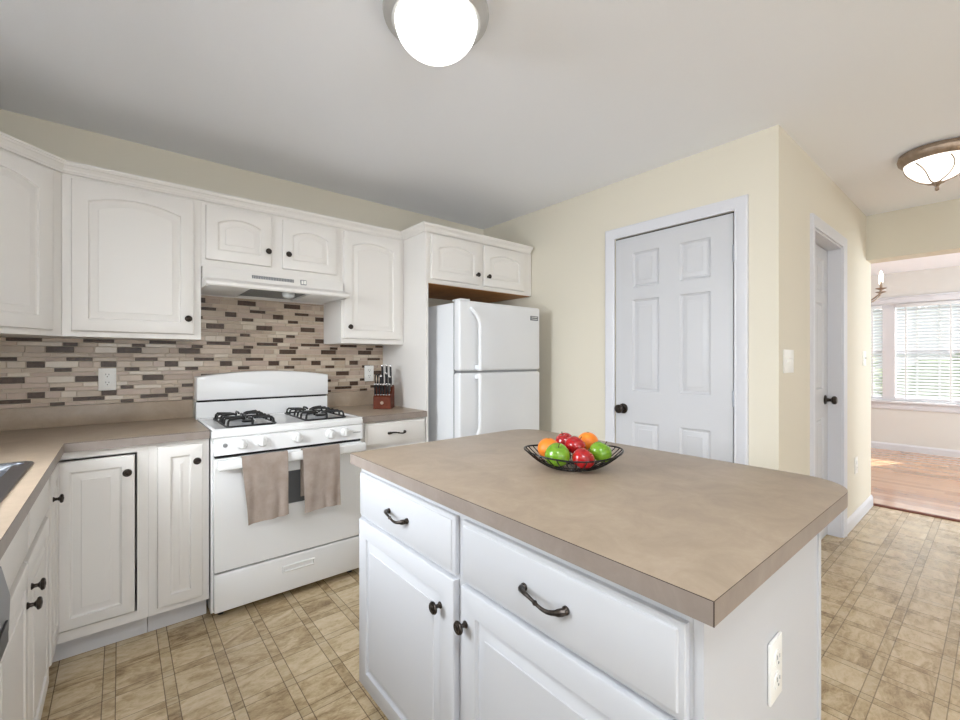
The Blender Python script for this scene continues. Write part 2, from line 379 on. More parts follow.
# six-panel doors
def panel_door(mb, w, h, t, cols, rows):
    xs = sorted({0, w, *[c for q in cols for c in q]}); zs = sorted({0, h, *[c for q in rows for c in q]})
    for xa, xb in zip(xs, xs[1:]):
        for za, zb in zip(zs, zs[1:]):
            if (xa, xb) in cols and (za, zb) in rows:
                rr = []
                for i, d in ((0, 0), (.004, .006), (.012, .011), (.017, .011), (.020, .008), (.042, .003), (.0435, .001)):
                    rr.append([(xa+i, -t+d, za+i), (xb-i, -t+d, za+i), (xb-i, -t+d, zb-i), (xa+i, -t+d, zb-i)])
                mb.loops(rr, cap0=False)
            else: mb._f([mb._v(p) for p in ((xa, -t, za), (xb, -t, za), (xb, -t, zb), (xa, -t, zb))])
    e = [(0, 0), (w, 0), (w, h), (0, h)]
    a = [mb._v((x, -t, z)) for x, z in e]; b = [mb._v((x, 0, z)) for x, z in e]
    for i in range(4): mb._f([a[i], a[(i+1) % 4], b[(i+1) % 4], b[i]])
    mb._f(b)
    bmesh.ops.remove_doubles(mb.bm, verts=mb.bm.verts[:], dist=1e-5)
    return mb
ROWS = [(.22, .84), (1.04, 1.63), (1.71, 1.935)]
def door_knob(mb, x, z, y):
    mb.lathe([(.0001, 0), (.033, 0), (.033, .004), (.028, .009), (.013, .012), (.0105, .03), (.014, .036), (.025, .042), (.029, .05), (.028, .06), (.02, .067), (.0001, .069)], 24, (x, y, z), '-y', False, False)
    return mb
def hinge(mb, x, z, y):
    mb.lathe([(.0001, -.045), (.006, -.045), (.006, .045), (.0001, .045)], 10, (x, y, z), 'z', False, False)
    mb.box(x-.008, y+.002, z-.044, x+.006, y+.006, z+.044); return mb
dw = D1B-D1A-.014
d1 = struct(panel_door(MB(), dw, 2.04, .035, [(.122, .302), (.430, .607)], ROWS).build('door_1', M['doorw'], smooth=20, loc=(XR+.041, D1B-.004, .008), rz=-PI/2))
door_knob(MB(), .055, .920, -.035).build('door_handle', M['bronze'], d1)
for z in (.25, 1.03, 1.82): hinge(MB(), dw+.005, z, -.041).build('hinge', M['steel'], d1)
struct(MB().box(XR+.042, D1A, 0, XR+.12, D1B, D1H).box(XR+.013, D1A, 0, XR+.0415, D1A+.0085, D1H).box(XR+.013, D1A+.009, 2.0495, XR+.0415, D1B, D1H).build('door_gap_shade', M['dark'], smooth=0))  # dark backing; its strips paint the shadow line around the pantry door
d2w = D2B-D2A-.030
d2 = struct(panel_door(MB(), d2w, 2.015, .035, [(.115, .295), (.400, .580)], ROWS).build('door_2', M['doorw'], smooth=20, loc=(D2A+.015, YH+.112, .008)))
door_knob(MB(), d2w-.075, .96, -.035).build('door_handle', M['bronze'], d2)

# windows
def window(name, P, a, b, z0, z1, cols, thick=.05, rail=True, fw=.05, sill=True, muntin=0):
    """P maps (along, out, up); a frame with panes between mullions at the given places"""
    def bx(mb, a0, a1, o0, o1, u0, u1):
        p = P(a0, o0, u0); q = P(a1, o1, u1)
        mb.box(*[min(i, j) for i, j in zip(p, q)], *[max(i, j) for i, j in zip(p, q)])
    mb = MB()
    bx(mb, a, a+fw, -.09, -.02, z0, z1); bx(mb, b-fw, b, -.09, -.02, z0, z1)
    bx(mb, a+fw, b-fw, -.09, -.02, z0, z0+fw); bx(mb, a+fw, b-fw, -.09, -.02, z1-fw, z1)
    for c, cw in cols: bx(mb, c-cw/2, c+cw/2, -.09, -.0, z0+fw, z1-fw)
    o = struct(mb.build(name, M['trim'], smooth=0))
    ed = [a+fw] + [e for c, cw in cols for e in (c-cw/2, c+cw/2)] + [b-fw]
    for k in range(0, len(ed), 2):
        g = MB(); bx(g, ed[k], ed[k+1], -.06, -.056, z0+fw, z1-fw); g.build('pane', M['glass'], o, smooth=0)
        if rail:
            g = MB(); zm = (z0+z1)/2+.01; bx(g, ed[k], ed[k+1], -.085, -.045, zm-.02, zm+.02)
            for j in range(1, muntin+1):
                c = ed[k]+(ed[k+1]-ed[k])*j/(muntin+1); bx(g, c-.011, c+.011, -.072, -.0605, z0+fw, zm-.02); bx(g, c-.011, c+.011, -.072, -.0605, zm+.02, z1-fw)
            g.build('sash_rail', M['trim'], o, smooth=0)
    return o
WMUL = [(1.01, .13)]
w1 = window('window_1', lambda a, o, u: (XW-o, a, u), WB0, WB1, WZA, WZB, WMUL, muntin=2)
# interior trim of the dining window: head casing, sides, stool and apron
mb = MB()
mb.box(XW-.018, WB0-.09, WZB, XW-.0005, WB1+.09, WZB+.075, .004).box(XW-.026, WB0-.10, WZB+.0755, XW-.0005, WB1+.10, WZB+.095, .004)
mb.box(XW-.018, WB0-.09, WZA+.001, XW-.0005, WB0, WZB-.0005, .004).box(XW-.018, WB1, WZA+.001, XW-.0005, WB1+.09, WZB-.0005, .004)
mb.box(XW-.055, WB0-.11, WZA-.028, XW-.0005, WB1+.11, WZA, .006).box(XW-.018, WB0-.09, WZA-.115, XW-.0005, WB1+.09, WZA-.029, .004)
struct(mb.build('trim_6', M['trim']))
window('fill_window_2', lambda a, o, u: (XL+o, a, u), PX0, PX1, .0, PH, [((PX0+PX1)/2, .1)], rail=False, fw=.07)  # unseen patio door, added to let in light from the left rear
window('window_3', lambda a, o, u: (XL+o, a, u), WY0, WY1, WZ0, WZ1, [], fw=.05)
window('fill_window_4', lambda a, o, u: (a, YF+o, u), BX0, BX1, .15, 2.2, [((BX0+BX1)/2, .1)], rail=False, fw=.05)  # unseen window, added to light the kitchen evenly from behind
window('fill_window_5', lambda a, o, u: (a, -3.0+o, u), 5.6, 7.6, .7, 2.1, [(6.6, .1)], fw=.05)  # unseen side window, added to brighten the dining room
def blind(a, b, label):
    t = thing('window_blind', label, 'blind', (XW+.022, (a+b)/2, WZB-.055), group=None)
    W = (b-a)/2
    MB().box(-.020, -W, 0, .02, W, .045, .003).build('head_rail', M['blind'], t)
    mb = MB(); zz = WZB-.055; n = int((zz-WZA-.03)/.042)
    for k in range(n):
        z = -.03-k*.042; mb.loops([[(-.0185, y, z-.0150), (0, y, z+.0015), (.0185, y, z+.0140), (.0185, y, z+.0125), (0, y, z), (-.0185, y, z-.0165)] for y in (-W, W)])
    mb.build('slats', M['blind'], t)
    MB().box(-.022, -W, -(zz-WZA)+.002, .022, W, -(zz-WZA)+.018, .003).build('bottom_rail', M['blind'], t)
    for j in range(max(2, int((b-a)/.25))):
        y = -W+.1+(2*W-.2)*j/(max(2, int((b-a)/.25))-1)
        MB().box(-.0235, y-.009, -(zz-WZA)+.0185, -.0225, y+.009, -.001).build('ladder_tape', M['blind'], t)
blind(WB0+.055, .94, 'white slatted blind in the right bay of the dining room window')
blind(1.08, WB1-.055, 'white slatted blind in the left bay of the dining window, mostly behind the hall wall')
# outside
struct(MB().box(XW+.3, -30, -.6, 60, 30, -.5).build('ground_outside', M['grass'], smooth=0))
rs = random.Random(3)
for i, (x, y, r, h) in enumerate(((15, -3.5, 1.4, 1.7), (16.5, .2, 1.7, 2.2), (14.5, 2.6, 1.2, 1.5), (18, 4.6, 2.0, 2.6))):
    t = thing('garden_shrub', ['low green shrub outside the dining window, rightmost of the row', 'wide green shrub outside straight behind the dining window blind', 'smallest green shrub outside, left of the wide one', 'tall green shrub outside at the far left end of the row'][i], 'shrub', (x, y, -.5), group='shrubs on the lawn outside')
    mb = MB(); cs = [(rs.uniform(-.5, .5)*r, rs.uniform(-.5, .5)*r, h*rs.uniform(.35, .7), r*rs.uniform(.4, .6)) for _ in range(9)]
    for cx, cy, cz, cr in cs:
        v = bmesh.ops.create_icosphere(mb.bm, subdivisions=3, radius=cr, matrix=Matrix.Translation((cx, cy, cz)))['verts']
        for q in v: q.co += Vector((rs.uniform(-1, 1), rs.uniform(-1, 1), rs.uniform(-1, 1)))*cr*.1
    mb.build('foliage', M['leaf'], t)
    MB().lathe([(.09, 0), (.06, h*.5)], 10).build('stem', M['stem'], t)

# ------------------------------------------------------------------ counters and splash
def slab(mb, outer, z0, z1, hole=None, seam=True):
    """worktop: rounded polygon with a thin dark seam under the top sheet; no hole here"""
    def off(p, d):
        n = len(p); r = []
        for i in range(n):
            a, b, c = Vector(p[i-1]), Vector(p[i]), Vector(p[(i+1) % n])
            e1 = (b-a).normalized(); e2 = (c-b).normalized(); n1 = Vector((-e1.y, e1.x)); n2 = Vector((-e2.y, e2.x))
            m_ = (n1+n2); m_ = m_.normalized()/max(.3, m_.normalized().dot(n1)); r.append(b+m_*d)
        return r
    mb.mi = 0
    P = [(x, y) for x, y in outer]; Q = off(P, .0012)
    L = [[mb._v((*p, z)) for p in pp] for pp, z in ((P, z0), (P, z1-.0018), (P, z1-.0004), (Q, z1))]
    n = len(P)
    for k, mi in ((0, 2), (1, 1), (2, 0)):
        mb.mi = mi
        for i in range(n): mb._f([L[k][i], L[k][(i+1) % n], L[k+1][(i+1) % n], L[k+1][i]])
    mb.mi = 0; mb._f(L[0][::-1]); mb._f(L[3]); return mb
def arc(cx, cy, r, a0, a1, n=10): return [(cx+r*math.cos(a0+(a1-a0)*k/n), cy+r*math.sin(a0+(a1-a0)*k/n)) for k in range(n+1)]

def grid_top(mb, xs, ys, inc, z0, z1):
    V = {}
    def v(i, j, z):
        k = (i, j, z)
        if k not in V: V[k] = mb._v((xs[i], ys[j], z))
        return V[k]
    nx, ny = len(xs)-1, len(ys)-1
    ok = lambda i, j: 0 <= i < nx and 0 <= j < ny and inc(i, j)
    zs = (z0, z1-.0018, z1)
    for i in range(nx):
        for j in range(ny):
            if not ok(i, j): continue
            mb.mi = 0
            mb._f([v(i, j, z1), v(i+1, j, z1), v(i+1, j+1, z1), v(i, j+1, z1)]); mb._f([v(i, j, z0), v(i, j+1, z0), v(i+1, j+1, z0), v(i+1, j, z0)])
            for (di, dj, p, q) in ((-1, 0, (i, j), (i, j+1)), (1, 0, (i+1, j), (i+1, j+1)), (0, -1, (i, j), (i+1, j)), (0, 1, (i, j+1), (i+1, j+1))):
                if not ok(i+di, j+dj):
                    for za, zb, mi in ((zs[0], zs[1], 2), (zs[1], zs[2], 1)):
                        mb.mi = mi; mb._f([v(*p, za), v(*q, za), v(*q, zb), v(*p, zb)])
    mb.mi = 0; return mb
CF = 2.407; CLX = -.172; CT = .914; CB = .8765
RX0, RX1 = .333, 1.095; PXL = 1.55
SX0, SX1, SY0, SY1 = -.752, -.232, 1.285, 2.04
t = thing('kitchen_countertop', 'L-shaped taupe laminate countertop running from the sink to the left side of the stove', 'countertop', (XL, YB, CT))
T = Matrix.Translation((-XL, -YB, -CT))
mb = MB(); mb.T = T
xs = [XL+.001, SX0, SX1, CLX, RX0-.004]; ys = [-.30, SY0, SY1, CF, YB-.001]
grid_top(mb, xs, ys, lambda i, j: (not (i == 3 and j < 3)) and not (i == 1 and j == 1), CB, CT)
mb.build('worktop', [M['lam'], M['seam'], M['lam_shaded']], t, smooth=0)
mb = MB(); mb.T = T
mb.box(XL+.021, YB-.020, CT+.0003, RX0-.004, YB-.001, 1.018, .002).box(XL+.001, -.30, CT+.0003, XL+.020, YB-.001, 1.018, .002)
mb.build('backsplash_lip', M['lam'], t)
t = thing('small_countertop', 'short taupe laminate countertop between the stove and the refrigerator panel', 'countertop', (RX1, YB, CT))
mb = MB(); mb.T = Matrix.Translation((-RX1, -YB, -CT))
slab(mb, [(RX1+.004, CF), (PXL-.001, CF), (PXL-.001, YB-.001), (RX1+.004, YB-.001)], CB, CT).build('worktop', [M['lam'], M['seam'], M['lam_shaded']], t, smooth=0)
mb = MB(); mb.T = Matrix.Translation((-RX1, -YB, -CT))
mb.box(RX1+.004, YB-.020, CT+.0003, PXL-.001, YB-.001, 1.018, .002).build('backsplash_lip', M['lam'], t)

# mosaic: rows of three heights repeated every 75 mm, dark glass pieces every 272 mm
PZ = .0752; Z0 = 1.061; PX = .2718
DARK = {(0, 0): (-.346, .062), (0, 1): (-.268, .055), (0, 2): None,
        (1, 0): (-.447, .093), (1, 1): None, (1, 2): (-.252, .064), (2, 0): (-.348, .063), (2, 1): (-.208, .10), (2, 2): None,
        (3, 0): (-.282, .103), (3, 1): (-.220, .055), (3, 2): (-.417, .123), (4, 0): (-.322, .063), (4, 1): (-.240, .055), (4, 2): None,
        (5, 0): (-.419, .093), (5, 1): None, (5, 2): (-.229, .064), (6, 0): (-.322, .063), (6, 1): (-.185, .09), (6, 2): None,
        (7, 0): (-.254, .103), (7, 1): None, (7, 2): None, (8, 0): (-.35, .062), (8, 1): (-.26, .055), (8, 2): (-.40, .12),
        (-1, 0): None, (-1, 1): (-.268, .055), (-1, 2): (-.456, .123)}
def mosaic(mb, P, x0, x1, z0, z1, seed):
    rr = random.Random(seed)
    mb.mi = 0
    def q(a, b, c, d, dep, mi, bev=.0012):
        lo = [P(a, 0.002, c), P(b, 0.002, c), P(b, 0.002, d), P(a, 0.002, d)]; 
        hi = [P(a+bev, dep, c+bev), P(b-bev, dep, c+bev), P(b-bev, dep, d-bev), P(a+bev, dep, d-bev)]
        mb.mi = mi; A = [mb._v(p) for p in lo]; B = [mb._v(p) for p in hi]
        for i in range(4): mb._f([A[i], A[(i+1) % 4], B[(i+1) % 4], B[i]])
        mb._f(B)
    A = [mb._v(P(a, .0035, c)) for a, c in ((x0, z0), (x1, z0), (x1, z1), (x0, z1))]; mb._f(A)
    for k in range(-1, 10):
        for s, (dz, hh) in enumerate(((0, .0305), (.0325, .0185), (.0530, .0200))):
            if k == -1 and s == 0: continue
            za = Z0+k*PZ+dz; zb = min(za+hh, z1-.001); za = max(za, z0+.001)
            if zb-za < .006: continue
            dk = DARK.get((k, s)); darks = []
            if dk:
                a = dk[0]
                while a > x0: a -= PX
                while a < x1: darks.append((a, a+dk[1])); a += PX
            x = x0+.001; cuts = []
            segs = []
            for a, b in darks + [(x1+1, x1+2)]:
                lo = x; hi = min(a-.002, x1-.001)
                while hi-lo > .012:
                    L = rr.choice((.055, .075, .095, .12, .14)); e = lo+L
                    if e > hi-.025: e = hi
                    segs.append((lo, e, rr.randrange(1, 6), .0068)); lo = e+.002
                if a < x1 and b > x0+.006: segs.append((max(a, x0+.001), min(b, x1-.001), 6, .0078))
                x = max(x, b+.002)
            for a, b, mi, dep in segs: q(a, b, za, zb, dep, mi)
    return mb
mb = mosaic(MB(), lambda a, d, z: (a, YB-d, z), XL+.003, PXL-.002, 1.0185, 1.3605, 1)
mosaic(mb, lambda a, d, z: (a, YB-d, z), RX0-.002, RX1+.002, 1.3606, 1.745, 2)
tag(mb.build('mosaic_backsplash', [M['grout']]+TONES+[M['tdark']], smooth=0), 'beige and dark brown mosaic strip tile backsplash on the wall behind the stove and counters', 'backsplash')

# ------------------------------------------------------------------ base cabinets
FY = 2.432; FX = -.207
t = thing('corner_cabinet', 'white corner base cabinet with two doors meeting in the inside corner', 'cabinet', (FX, FY, 0))
mb = MB()
cw = .305
mb.box(0, 0, .845, cw, .02, .876).box(0, 0, .105, cw, .02, .147).box(.266, 0, .1471, cw, .02, .8449)                          # face frame on the stove side
mb.box(-.02, -cw, .845, 0, 0.02, .876).box(-.02, -cw, .105, 0, .02, .147).box(-.02, -cw, .1471, 0, -.266, .8449)             # face frame on the sink side
mb.box(cw-.016, .0201, .105, cw, .58, .876).box(-.58, -cw, .105, -.0201, -cw+.016, .876).box(-.58, -cw+.0161, .105, -.0201, .0200, .12).box(-.58, .0201, .105, cw-.0161, .58, .12).box(-.58, -cw+.02, .1201, -.57, .58, .876).box(-.57, .57, .1201, cw-.02, .58, .876)
mb.mi = 1
mb.box(-.075, .075, 0, cw-.0005, .09, .1045).box(-.09, -cw, 0, -.0751, .09, .1045)
mb.build('body', [M['cab'], M['toe']], t, smooth=0)
make_door(t, .252, .682, .006, .155, M['cab'], .045, knob=(.226, .612), y=-.001)
d = front(MB(), .252, .682, .019, .045).build('door', M['cab'], t, loc=(.0015, -.259, .155), rz=PI/2)
knob_mesh(MB(), .030, .588, -.019).build('knob', M['bronze'], d)

t = thing('narrow_base_cabinet', 'narrow white base cabinet just left of the stove', 'cabinet', (.0985, FY, 0))
base_body(MB(), RX0-.004-.0985, .58).build('body', [M['cab'], M['toe']], t, smooth=0)
make_door(t, .174, .722, .031, .135, M['cab'], .048, knob=(.148, .645))

t = thing('sink_base_cabinet', 'white sink base cabinet under the sink with two doors and false drawer fronts', 'cabinet', (FX, 1.219, 0), PI/2)
SW = .907
mb = MB(); mb.box(0, 0, .105, SW, .02, .876).box(0, .0201, .105, .016, .58, .876).box(SW-.016, .0201, .105, SW, .58, .876).box(.0161, .0201, .105, SW-.0161, .58, .12)
mb.mi = 1; mb.box(.001, .075, 0, SW-.001, .09, .1045); mb.build('body', [M['cab'], M['toe']], t, smooth=0)
for x in (.02, SW/2+.006):
    make_drawer(t, SW/2-.026, .13, x, .728, M['cab'], False, 'false_front')
make_door(t, SW/2-.026, .575, .02, .135, M['cab'], .052, knob=(SW/2-.026-.03, .470))
make_door(t, SW/2-.026, .575, SW/2+.006, .135, M['cab'], .052, knob=(.03, .492))

t = thing('dishwasher', 'stainless and black dishwasher in the left cabinet run, nearest the camera', 'dishwasher', (FX, .616, 0), PI/2)
MB().box(.002, .03, .105, .598, .58, .872).build('tub', M['greyp'], t, smooth=0)
MB().box(.002, -.028, .115, .598, .029, .71, .008).build('door_panel', M['steel'], t)
mb = MB(); mb.prism([(.0285, .714), (-.030, .714), (-.044, .735), (-.046, .80), (-.034, .86), (.0285, .868)], 'x', .002, .598); mb.build('control_panel', M['greyp'], t)
MB().box(.05, -.0500, .735, .55, -.0462, .775, .001).build('button_strip', M['blk'], t)
MB().box(.004, .06, 0, .596, .58, .1045).build('toe_plate', M['blk'], t, smooth=0)
t = thing('end_base_cabinet', 'white base cabinet at the near end of the sink counter beside the dishwasher', 'cabinet', (FX, -.28, 0), PI/2)
base_body(MB(), .89, .58).build('body', [M['cab'], M['toe']], t, smooth=0)
for x in (.02, .455): make_door(t, .415, .72, x, .135, M['cab'], .052, knob=(.38 if x < .1 else .035, .655))

t = thing('drawer_base_cabinet', 'white base cabinet with one drawer between the stove and the refrigerator', 'cabinet', (RX1+.005, FY, 0))
bw = PXL-.002-RX1-.005
base_body(MB(), bw, .58).build('body', [M['cab'], M['toe']], t, smooth=0)
make_drawer(t, bw-.03, .140, .020, .728, M['cab'])
make_door(t, bw-.03, .575, .020, .135, M['cab'], .052, knob=(.04, .52))

# sink
def rrect(x0, y0, x1, y1, r, z, n=6):
    return [(*p, z) for cx, cy, a in ((x1-r, y1-r, 0), (x0+r, y1-r, PI/2), (x0+r, y0+r, PI), (x1-r, y0+r, 1.5*PI)) for p in arc(cx, cy, r, a, a+PI/2, n)]
t = thing('kitchen_sink', 'stainless steel double bowl sink set in the left countertop', 'sink', (SX0, SY0, CT))
mb = MB(); mb.T = Matrix.Translation((-SX0, -SY0, -CT)); e = .016
mid = (SY0+SY1)/2
bowls = [(SX0+.085, SY0+.02, SX1-.030, mid-.018), (SX0+.085, mid+.018, SX1-.030, SY1-.020)]
# rim: outer ring and deck strips between bowls
zt = CT+.005
mb.loops([rrect(SX0-e, SY0-e, SX1+e, SY1+e, .03, CT+.0004), rrect(SX0-e+.003, SY0-e+.003, SX1+e-.003, SY1+e-.003, .03, zt), rrect(SX0+.004, SY0+.004, SX1-.004, SY1-.004, .03, zt), rrect(SX0+.004, SY0+.004, SX1-.004, SY1-.004, .03, CT-.003)], False, False)
gx = [SX0+.002, bowls[0][0], bowls[0][2], SX1-.002]; gy = [SY0+.002, bowls[0][1], bowls[0][3], bowls[1][1], bowls[1][3], SY1-.002]
for i in range(3):
    for j in range(5):
        if i == 1 and j in (1, 3): continue
        mb.box(gx[i], gy[j], CT-.006, gx[i+1], gy[j+1], CT+.001)
mb.build('rim', M['steel'], t)
for b in bowls:
    mb = MB(); mb.T = Matrix.Translation((-SX0, -SY0, -CT))
    mb.loops([rrect(*b, .002, CT+.001), rrect(b[0]+.004, b[1]+.004, b[2]-.004, b[3]-.004, .04, CT-.012), rrect(b[0]+.012, b[1]+.012, b[2]-.012, b[3]-.012, .05, CT-.15), rrect(b[0]+.04, b[1]+.04, b[2]-.04, b[3]-.04, .05, CT-.18)], False, True)
    mb.build('bowl', M['steel'], t)

# ------------------------------------------------------------------ wall cabinets, crown, hood
UY = 2.72; UB = 1.357; UT = 2.10
def upper(name, label, x0, x1, z0, doors, yf=UY, depth=None, name2='door'):
    t = thing(name, label, 'cabinet', (x0, yf, z0))
    MB().box(0, 0, 0, x1-x0, (depth or YB-.001-yf), UT-z0).build('body', M['cab'], t, smooth=0)
    for a, b, c, d, rise, fr, k in doors: make_door(t, b-a, d-c, a-x0, c-z0, M['cab'], fr, rise, knob=(k[0]-a, k[1]-c))
    return t
upper('wall_cabinet', 'large single-door white wall cabinet left of the range hood', -.202, RX0-.001, UB, [(-.170, .300, 1.383, 2.080, .035, .058, (.273, 1.462))])
t = upper('hood_cabinet', 'short two-door white wall cabinet directly above the range hood', RX0, RX1, 1.747, [(.352, .676, 1.787, 2.076, .03, .055, (.656, 1.870)), (.738, 1.062, 1.787, 2.076, .03, .055, (.766, 1.870))])
upper('tall_wall_cabinet', 'single-door white wall cabinet between the range hood and the refrigerator panel', RX1+.001, PXL-.001, UB, [(1.110, 1.520, 1.388, 2.080, .03, .055, (1.145, 1.462))])
t = thing('refrigerator_cabinet', 'two-door white cabinet mounted above the refrigerator with bare wood underside', 'cabinet', (1.571, FY, 1.757))
MB().box(0, 0, .004, XR-.006-1.571, YB-.001-FY, UT-1.757).build('body', M['cab'], t, smooth=0)
MB().box(.006, .012, 0, XR-.012-1.571, YB-.01-FY, .0035).build('bottom_panel', M['tape'], t, smooth=0)['label'] = 'bare wood underside'
for a, b, k in ((1.590, 2.006, 1.974), (2.046, 2.462, 2.078)): make_door(t, b-a, .295, a-1.571, 1.789-1.757, M['cab'], .055, .03, knob=(k-a, .068))
tag(MB().box(PXL, 2.425, 0, 1.57, YB-.001, UT, .001).build('refrigerator_side_panel', M['cab'], smooth=0), 'tall white side panel left of the refrigerator', 'panel')
# diagonal corner wall cabinet
CX0, CY0 = -.518, 2.405
t = thing('corner_wall_cabinet', 'white diagonal corner wall cabinet at the far left', 'cabinet', (CX0, CY0, UB), PI/4)
fl = math.hypot(-.203-CX0, UY-CY0)
mb = MB(); Rm = Matrix.Rotation(-PI/4, 4, 'Z')
pl = [(CX0, CY0), (-.203, UY), (-.203, YB-.001), (XL+.001, YB-.001), (XL+.001, CY0)]
mb.T = Rm @ Matrix.Translation((-CX0, -CY0, 0))
mb.prism(pl, 'z', 0, UT-UB); mb.build('body', M['cab'], t, smooth=0)
make_door(t, fl-.075, .697, .027, .026, M['cab'], .058, .035, knob=(.03, .08))
def crown(path, zoff=0):
    """moulding swept along the cabinet fronts with mitred corners"""
    prof = [(0, 2.096), (.010, 2.096), (.013, 2.103), (.016, 2.106), (.018, 2.113), (.027, 2.124), (.034, 2.128), (.036, 2.134), (.040, 2.136), (.040, 2.145), (0, 2.145)]
    n = len(path); nor = []
    for i in range(n):
        a = Vector(path[max(i-1, 0)]); b = Vector(path[i]); c = Vector(path[min(i+1, n-1)])
        e1 = (b-a).normalized() if i else (c-b).normalized(); e2 = (c-b).normalized() if i < n-1 else e1
        n1 = Vector((e1.y, -e1.x)); n2 = Vector((e2.y, -e2.x)); m_ = (n1+n2).normalized(); nor.append(m_/m_.dot(n1))
    mb = MB(); mb.loops([[(*(Vector(p)+nr*o), z) for o, z in prof] for p, nr in zip(path, nor)]); return mb
g = .0006
tag(crown([(XL+.002, CY0-g), (CX0+.0003, CY0-g), (-.203, UY-g), (PXL-g, UY-g), (PXL-g, 2.425-g), (XR-.030, 2.425-g)]).build('crown_moulding', M['cab'], smooth=20),
    'white crown moulding running along the top of all the wall cabinets', 'moulding')

HW = RX1-RX0
t = thing('range_hood', 'white under-cabinet range hood above the stove', 'range hood', (RX0, YB-.001, 1.62))
mb = MB(); mb.T = Matrix.Translation((0, -(YB-.001), -1.62)); x0, x1 = .002, HW-.002
yb = YB-.009; 
prof = [(yb, 1.745), (2.692, 1.745), (2.672, 1.684), (2.640, 1.674), (2.584, 1.660), (2.574, 1.652), (2.572, 1.640), (2.578, 1.632), (2.592, 1.632), (2.596, 1.655), (yb, 1.655)]
mb.prism(prof, 'x', x0, x1)
mb.box(x0, 2.597, 1.630, x0+.012, yb, 1.6545).box(x1-.012, 2.597, 1.630, x1, yb, 1.6545).box(x0+.0121, yb-.012, 1.630, x1-.0121, yb, 1.6545)
mb.build('shell', M['cab'], t, smooth=25)
for a, b in ((.0125, .215), (.535, HW-.0145)):
    mb = MB(); mb.T = Matrix.Translation((0, -(YB-.001), -1.62)); mb.box(a, 2.60, 1.634, b, yb-.0125, 1.6545, .004).build('underside_panel', M['knobw'], t)
mb = MB(); mb.T = Matrix.Translation((0, -(YB-.001), -1.62)); mb.box(.218, 2.62, 1.646, .532, yb-.02, 1.6545).build('filter', M['filter'], t, smooth=0)['label'] = 'grey mesh filter'
mb = MB(); mb.T = Matrix.Translation((0, -(YB-.001), -1.62)); mb.lathe([(.0001, -.034), (.020, -.032), (.032, -.024), (.036, -.010), (.034, 0)], 20, (.435, 2.70, 1.6455), 'z', False); mb.build('lamp_cover', M['frost'], t)
def slope(z): return 2.692-(1.745-z)/(1.745-1.684)*.020
mb = MB(); mb.T = Matrix.Translation((0, -(YB-.001), -1.62))
for k in range(26):
    x = .236+k*.0087; mb.box(x, slope(1.714)-.0050, 1.7055, x+.0062, slope(1.714)+.004, 1.7235)
mb.build('vent_slots', M['greyp'], t, smooth=0)
mb = MB(); mb.T = Matrix.Translation((0, -(YB-.001), -1.62))
mb.box(.498, slope(1.712)-.006, 1.697, .532, slope(1.712)+.004, 1.727, .001).build('switch', M['greyp'], t)
mb = MB(); mb.T = Matrix.Translation((0, -(YB-.001), -1.62)); mb.box(.502, slope(1.712)-.009, 1.702, .513, slope(1.712)-.0062, 1.722).box(.517, slope(1.712)-.009, 1.702, .528, slope(1.712)-.0062, 1.722).build('rocker', M['plate'], t, smooth=0)

# ------------------------------------------------------------------ stove
t = thing('gas_stove', 'white freestanding gas stove with black grates', 'stove', (RX0, 2.385, 0))
W = HW
MB().box(.003, .045, .03, W-.003, .60, .874).build('body', M['white'], t, smooth=0)
for x in (.05, W-.05):
    for y in (.08, .55): MB().lathe([(.014, 0), (.014, .006), (.008, .008), (.008, .0295)], 12, (x, y, 0)).build('levelling_foot', M['blk'], t)
mb = MB(); mb.box(.012, 0, .042, W-.012, .0445, .226, .006, 3)
dr = mb.build('storage_drawer', M['white'], t)
mb = MB(); cx = W/2+.018
rr = lambda i, d: [(cx-.083+i, -d, .143+i), (cx+.083-i, -d, .143+i), (cx+.083-i, -d, .179-i), (cx-.083+i, -d, .179-i)]
mb.loops([rr(0, -.001), rr(0, .004), rr(.003, .006), rr(.007, .006), rr(.010, -.001)], False, False)
mb.build('finger_grip', M['white'], dr)
mb = MB(); wx0, wx1, wz0, wz1 = .20, .590, .497, .668
for b in ((.012, 0, .236, wx0, .0445, .777), (wx1, 0, .236, W-.012, .0445, .777), (wx0, 0, .236, wx1, .0445, wz0), (wx0, 0, wz1, wx1, .0445, .777)): mb.box(*b)
bmesh.ops.remove_doubles(mb.bm, verts=mb.bm.verts[:], dist=1e-5)
od = mb.build('oven_door', M['white'], t, smooth=0)
MB().box(wx0+.0005, .004, wz0+.0005, wx1-.0005, .012, wz1-.0005).build('window', M['glassd'], od, smooth=0)
mb = MB(); mb.box(.020, -.052, .727, W-.004, -.030, .776, .008, 3)
for x in (.024, W-.060): mb.box(x, -.0299, .735, x+.045, -.0005, .770, .004)
mb.build('handle', M['white'], od)
